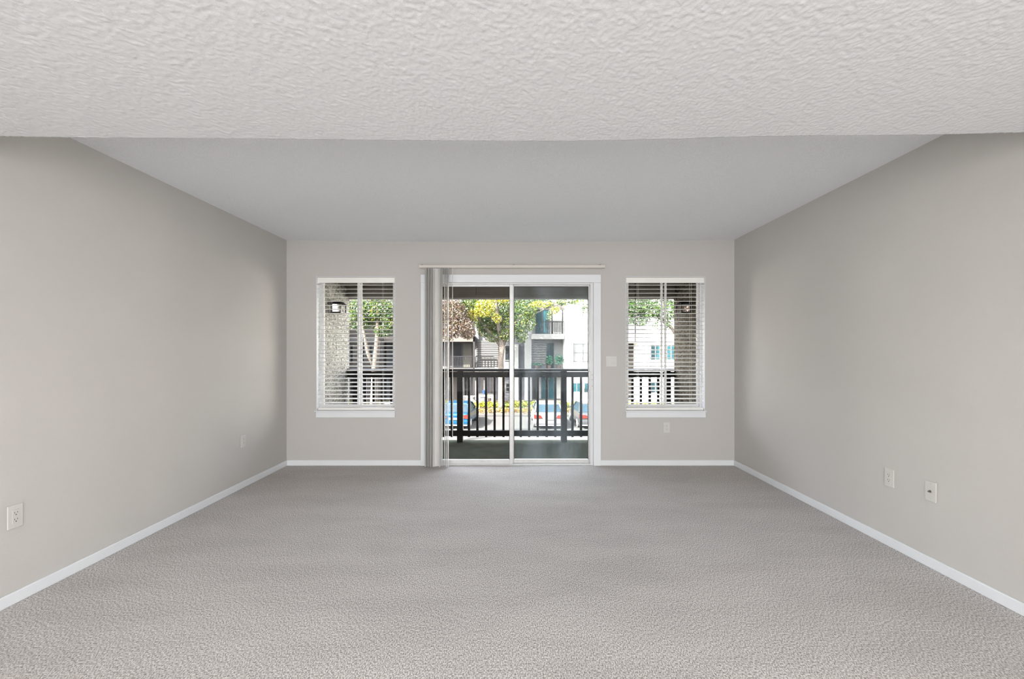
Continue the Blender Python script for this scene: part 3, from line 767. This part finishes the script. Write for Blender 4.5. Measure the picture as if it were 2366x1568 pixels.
# grey wall bay x 1097..1150 with reflected blind lines built as slats, balcony railing in front
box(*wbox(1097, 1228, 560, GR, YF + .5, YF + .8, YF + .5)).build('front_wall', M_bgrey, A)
reflected_slat_window(A, 1101, 1152, 786, 850, YF + .49, 15)
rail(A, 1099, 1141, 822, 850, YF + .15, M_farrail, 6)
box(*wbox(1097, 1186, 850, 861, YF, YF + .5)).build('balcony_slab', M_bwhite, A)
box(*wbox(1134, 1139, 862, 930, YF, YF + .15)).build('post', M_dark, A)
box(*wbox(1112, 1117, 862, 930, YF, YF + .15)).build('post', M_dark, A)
pane_window(A, 1166, 1180, 797, 833, YF + .49, M_dkglass, 1, 1, M_trim_refl)
pane_window(A, 1168, 1182, 884, 905, YF + .49, M_dkglass, 1, 2, M_trim_refl)
box(*wbox(1186, 1198, 795, 935, YF + .3, YF + .5)).build('sunlit_strip', M_bwhite, A)  # white strip paints a sunlit patch on the shaded wall
box(*wbox(1212, 1228, 740, 935, YF + .2, YF + .5)).build('sunlit_strip', M_bwhite, A)  # second sunlit patch, also painted as a white strip
reflected_slat_window(A, 1226, 1262, 783, 842, YF + .39, 15)
# third-floor and second-floor recess x 1228..1308
YRd = 37.4
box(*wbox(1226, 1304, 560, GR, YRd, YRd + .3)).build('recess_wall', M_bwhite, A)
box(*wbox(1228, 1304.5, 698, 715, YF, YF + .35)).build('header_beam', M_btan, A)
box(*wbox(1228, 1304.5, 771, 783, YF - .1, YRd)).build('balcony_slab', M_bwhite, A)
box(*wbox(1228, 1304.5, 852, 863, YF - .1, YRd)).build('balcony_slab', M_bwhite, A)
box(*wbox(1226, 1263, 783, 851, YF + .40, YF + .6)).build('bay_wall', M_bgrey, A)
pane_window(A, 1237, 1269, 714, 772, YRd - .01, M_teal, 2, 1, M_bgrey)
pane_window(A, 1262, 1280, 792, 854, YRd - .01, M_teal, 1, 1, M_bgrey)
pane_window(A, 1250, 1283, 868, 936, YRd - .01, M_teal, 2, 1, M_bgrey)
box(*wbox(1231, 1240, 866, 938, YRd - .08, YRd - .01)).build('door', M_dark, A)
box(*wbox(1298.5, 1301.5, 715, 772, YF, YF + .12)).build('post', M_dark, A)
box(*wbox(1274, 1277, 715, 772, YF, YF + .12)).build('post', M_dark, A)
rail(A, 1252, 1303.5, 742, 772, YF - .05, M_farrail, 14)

T = thing('apartment_building', (5, 36, -2.7), 'bright white stucco apartment tower at the right side of the door view', 'building')
box(*wbox(1308, 1324, 560, GR, 35.2, 37.4)).build('corner_wall', M_wing, T)
box(*wbox(1324, 1446, 560, GR, 35.6, 37.4, 35.2)).build('front_wall', M_wing, T)
pane_window(T, 1323.5, 1371, 793, 836, 35.59, M_bwhite, 2, 2, M_trim_refl)
pane_window(T, 1320, 1346, 884, 906, 35.19, M_teal, 2, 1, M_bgrey)
pane_window(T, 1350, 1374, 884, 906, 35.59, M_teal, 2, 1, M_bgrey)
box(*wbox(1346, 1347.5, 560, 790, 35.56, 35.6)).build('downpipe', M_trim_refl, T)
W3 = thing('apartment_building', (11, 36, -2.7), 'white apartment wing with shaded stair recess outside the right window', 'building')
box(*wbox(1446, 1492, 560, 770, 35.4, 37.4)).build('upper_wall', M_bgrey, W3)
box(*wbox(1446, 1500, 770, 792, 35.2, 37.4)).build('balcony_slab', M_bwhite, W3)
box(*wbox(1446, 1478, 792, GR, 37.2, 37.4, 35.4)).build('recess_wall', M_btan, W3)
box(*wbox(1446, 1458, 795, 862, 37.1, 37.2, 35.4)).build('door', M_teal, W3)
box(*wbox(1478, 1502, 792, GR, 35.4, 37.4)).build('front_wall', M_wing, W3)
box(*wbox(1492, 1720, 560, GR, 36.0, 37.4, 35.4)).build('side_wall', M_wing, W3)
pane_window(W3, 1503, 1526, 795, 832, 35.99, M_teal, 2, 1, M_bwhite)
pane_window(W3, 1540, 1562, 795, 832, 35.99, M_teal, 2, 1, M_bwhite)
pane_window(W3, 1503, 1526, 880, 908, 35.99, M_teal, 2, 1, M_bwhite)
# white wings added out of view to bounce sunlight into the room
def wing(label, x0, x1, y0, y1, face):
    t = thing('added_bounce_wing', ((x0 + x1) / 2, y0, GZ), label, 'building', kind='structure')
    box(x0, x1, y0, y1, GZ, 6.5).build('wall', M_wing, t)
    box(x0 - .3, x1 + .3, y0 - .3, y1 + .3, 6.5, 6.8).build('roof', M_btan, t)
    for fl in (-2.2, .5, 3.2):
        for k in range(4):
            if face == 'x-':
                y = y0 + (y1 - y0) * (k + .5) / 4; b_ = box(x0 - .04, x0 + .02, y - .6, y + .6, fl + .6, fl + 1.9)
            elif face == 'x+':
                y = y0 + (y1 - y0) * (k + .5) / 4; b_ = box(x1 - .02, x1 + .04, y - .6, y + .6, fl + .6, fl + 1.9)
            else:
                x = x0 + (x1 - x0) * (k + .5) / 4; b_ = box(x - .6, x + .6, y0 - .04, y0 + .02, fl + .6, fl + 1.9)
            b_.build('window', M_dkglass, t)
    return t
wing('unseen white wing added at the right to bounce sunlight indoors', 15, 24, 9, 28, 'x-')
wing('unseen white wing added at the left to bounce sunlight indoors', -25, -13.5, 27.5, 35, 'y-')

# --- patio clutter in front of the far building
YP = 34.9
t = thing('lattice_fence', (bX(1086, YP), YP, -2.7), 'low white lattice fence beside the dark ground floor patio', 'fence')
a = wbox(1071, 1100, 914, 929, YP, YP + .03)
k = MB(); k.box(a[0], a[1], YP, YP + .04, a[4], a[4] + .05); k.box(a[0], a[1], YP, YP + .04, a[5] - .05, a[5]); k.build('fence_frame', M_bwhite, t)
k = MB(); W_ = a[1] - a[0]; H_ = a[5] - a[4]
for i in range(-3, 9):
    x = a[0] + W_ * i / 8
    for sg in (1, -1):
        x1_ = x + sg * H_
        pa, pb = (x, a[4]), (x1_, a[5])
        if min(pa[0], pb[0]) < a[0] - .01 or max(pa[0], pb[0]) > a[1] + .01: continue
        k.tube((pa[0], YP + .02, pa[1]), (pb[0], YP + .02, pb[1]), .022, n=4)
k.build('lattice', M_bwhite, t)
t = thing('patio_wall', (bX(1118, YP), YP, -2.7), 'low white patio wall left of the mottled tree trunk', 'wall')
box(*wbox(1101, 1146, 911, 930, YP, YP + .15)).build('wall_panel', M_bwhite, t); box(*wbox(1100, 1147, 909.5, 911, YP - .03, YP + .18)).build('wall_cap', M_kerb, t)
t = thing('planter_box', (bX(1117, 34.5), 34.5, -2.72), 'grey box planter below the blue tub', 'planter')
box(*wbox(1110, 1121, 918, 930, 34.3, 34.6)).build('box_body', M_bgrey, t); box(*wbox(1109, 1122, 917, 918.2, 34.28, 34.62)).build('box_rim', M_kerb, t)
zt_ = bZ(909.5, YP)
t = thing('plastic_tub', (bX(1119, YP), YP + .07, zt_), 'bright blue plastic tub standing on the low patio wall', 'tub')
MB().tube((bX(1118.5, YP), YP + .07, zt_), (bX(1118.5, YP), YP + .07, zt_ + .26), .11, .15, 14).build('tub_body', M_blue, t)
MB().tube((bX(1118.5, YP), YP + .07, zt_ + .24), (bX(1118.5, YP), YP + .07, zt_ + .27), .16, .16, 14).build('tub_rim', M_blue, t)
t = thing('terracotta_pot', (bX(1131, 34.6), 34.5, -2.72), 'terracotta pot on the bank in front of the white patio wall', 'pot')
MB().tube((bX(1131, 34.5), 34.5, -2.72), (bX(1131, 34.5), 34.5, -2.36), .10, .15, 12).build('pot_body', M_brick, t)
leaves('plant', [((bX(1131, 34.5), 34.5, -2.25), (.16, .16, .16), 40)], .06, GREEN, t, 71)
def potted(x, ybase, Y, h, w_, label, seed, pal, n):
    zb = bZ(ybase, 35.9) + .004; X = bX(x, Y)
    t = thing('potted_plant', (X, Y, zb), label, 'plant')
    MB().tube((X, Y, zb), (X, Y, zb + .28), .12, .16, 12).build('pot', M_brick, t)
    MB().tube((X, Y, zb + .26), (X, Y, zb + h * .7), .02, .012, 6).build('stem', M_barkd, t)
    leaves('foliage', [((X, Y, zb + .25 + (h - .25) * .5), (w_, w_ * .5, (h - .25) * .5), n)], .09, pal, t, seed, .2)
TEALG = [((.02, .40, .20), 3), ((.05, .60, .32), 2), ((.4, .75, .4), 1)]
potted(1269, 852, 36.3, 1.12, .32, 'green potted plant on the far balcony, beside the teal door', 81, TEALG, 200)
potted(1292, 852, 36.3, 1.2, .38, 'larger green potted plant on the far balcony, next to white tower', 82, TEALG, 240)
potted(1240, 852, 36.12, .45, .40, 'low green potted plant below the far window with reflected blind lines', 83, TEALG, 130)

# --- cars
M_tyre = mat('tyre_rubber', (.02, .02, .02), .8, noise=(20, .2))
M_hub = mat('wheel_alloy', (.45, .45, .46), .35, .8, noise=(20, .1))
M_cglass = mat('car_glass', (.006, .012, .017), .22, noise=(2, .3), spec=.12)
M_red = mat('tail_lamp_red', (0.0360, 0.0025, 0.0012), .25, noise=(20, .1))
M_bump = mat('bumper_plastic', (.05, .05, .055), .6, noise=(20, .15))
M_numplate = mat('number_plate', (0.0490, 0.0496, 0.0508), .5, noise=(20, .05))
def car(x, y, rz, paint, label, suv=False):
    t = thing('car', (x, y, GZ), label, 'car', rz=rz); t.rotation_euler.z = rz; ORG[t.name] = Vector((0, 0, 0))
    L_, W2 = 4.5, .89; ht = 1.68 if suv else 1.45; zb = 1.0 if suv else .92
    def ring(yy, wl, z0, z1, tuck=.9):
        return [(-wl * tuck, yy, z0), (wl * tuck, yy, z0), (wl, yy, z0 + .14), (wl, yy, (z0 + z1) * .55), (wl * .95, yy, z1 - .05), (wl * .86, yy, z1), (-wl * .86, yy, z1), (-wl * .95, yy, z1 - .05), (-wl, yy, (z0 + z1) * .55), (-wl, yy, z0 + .14)]
    st = [(0, .80, .34, zb - .10), (.06, .86, .28, zb - .02), (.5, W2, .22, zb + .02), (1.2, W2, .20, zb), (3.0, W2, .20, zb - .04), (3.7, W2 * .98, .20, zb - .12), (4.3, .82, .24, zb - .24), (L_, .70, .34, zb - .34)]
    b = MB().loft([ring(*s_) for s_ in st]).build('body', paint, t, local=True, smooth=False, bevel=.02)
    rear = .12 if suv else .45
    cs = [(rear, .76, zb - .02, zb + .03), (rear + .42 if not suv else rear + .25, .66, zb - .02, ht - .08), (rear + .9, .64, zb - .02, ht - .02), (2.3, .64, zb - .02, ht - .03), (3.05, .72, zb - .05, zb + .05)]
    def cring(yy, wl, z0, z1):
        wb = .80
        return [(-wb, yy, z0), (wb, yy, z0), (wl, yy, z1), (-wl, yy, z1)]
    MB().loft([cring(*c_) for c_ in cs]).build('windows', M_cglass, t, local=True)
    rf = MB()
    y1_, y2_ = cs[1][0], cs[3][0]
    rf.loft([[(-.68, y1_ - .04, ht - .11), (.68, y1_ - .04, ht - .11), (.62, y1_, ht - .03), (-.62, y1_, ht - .03)], [(-.68, y1_ + .4, ht - .06), (.68, y1_ + .4, ht - .06), (.60, y1_ + .4, ht), (-.60, y1_ + .4, ht)], [(-.68, y2_, ht - .08), (.68, y2_, ht - .08), (.62, y2_, ht - .02), (-.62, y2_, ht - .02)]])
    rf.build('roof', paint, t, local=True, bevel=.01)
    pm = MB()
    for s_ in (-1, 1):
        pm.path([(s_ * .80, rear, zb), (s_ * .68, y1_, ht - .08)], [.05, .05], 6)
        pm.path([(s_ * .80, 3.05, zb), (s_ * .67, 2.3, ht - .06)], [.04, .04], 6)
    pm.build('roof_pillars', paint, t, local=True)
    for s_ in (-1, 1):
        m = MB()
        a0, a1 = s_ * .40, s_ * .87
        m.add([(a0, -.035, zb - .27), (a1, -.02, zb - .30), (a1, -.01, zb - .07), (a0 * 1.25, -.03, zb - .10), (a0, .06, zb - .27), (a1, .22, zb - .30), (a1, .22, zb - .07), (a0 * 1.25, .08, zb - .10)],
              [(0, 1, 2, 3), (4, 7, 6, 5), (0, 4, 5, 1), (1, 5, 6, 2), (2, 6, 7, 3), (3, 7, 4, 0)])
        m.build('tail_lamp', M_red, t, local=True)
    box(-.84, .84, -.06, .10, .30, .52).build('bumper', paint, t, local=True, bevel=.03)
    box(-.80, .80, -.03, .10, .20, .31).build('bumper_valance', M_bump, t, local=True, bevel=.01)
    box(-.26, .26, -.075, -.055, .56, .68).build('number_plate', M_numplate, t, local=True)
    for wy in (.82, 3.55):
        for s_ in (-1, 1):
            wh = MB().tube((s_ * .66, wy, .32), (s_ * .88, wy, .32), .32, .32, 20).build('wheel', M_tyre, t, local=True)
            MB().tube((s_ * .80, wy, .32), (s_ * .892, wy, .32), .20, .19, 14).build('hub', M_hub, wh, local=True)
    for s_ in (-1, 1): box(s_ * .88, s_ * 1.02, 2.85, 2.98, zb, zb + .13).build('wing_mirror', paint, t, local=True, bevel=.02)
    return t
M_cwhite = mat('white_car_paint', (0.0480, 0.0476, 0.0467), .25, noise=(5, .02), spec=.15)
M_cblue = mat('blue_car_paint', (0.0016, 0.0148, 0.0321), .25, noise=(5, .05), spec=.15)
M_csilver = mat('silver_car_paint', (0.0238, 0.0242, 0.0258), .25, .3, noise=(5, .04), spec=.15)
xc_ = lambda p, Y=26.3: (p - 1186) * Y / F
car(xc_(1048), 26.3, R(-4), M_cblue, 'blue car parked outside the left part of the sliding door')
car(xc_(1269), 26.3, 0, M_cwhite, 'white sedan seen from behind through the right door panel')
car(xc_(1374), 26.3, R(2), M_csilver, 'silver car parked right of the white sedan')
car(xc_(905), 26.3, R(1), M_csilver, 'silver car parked outside the left window')
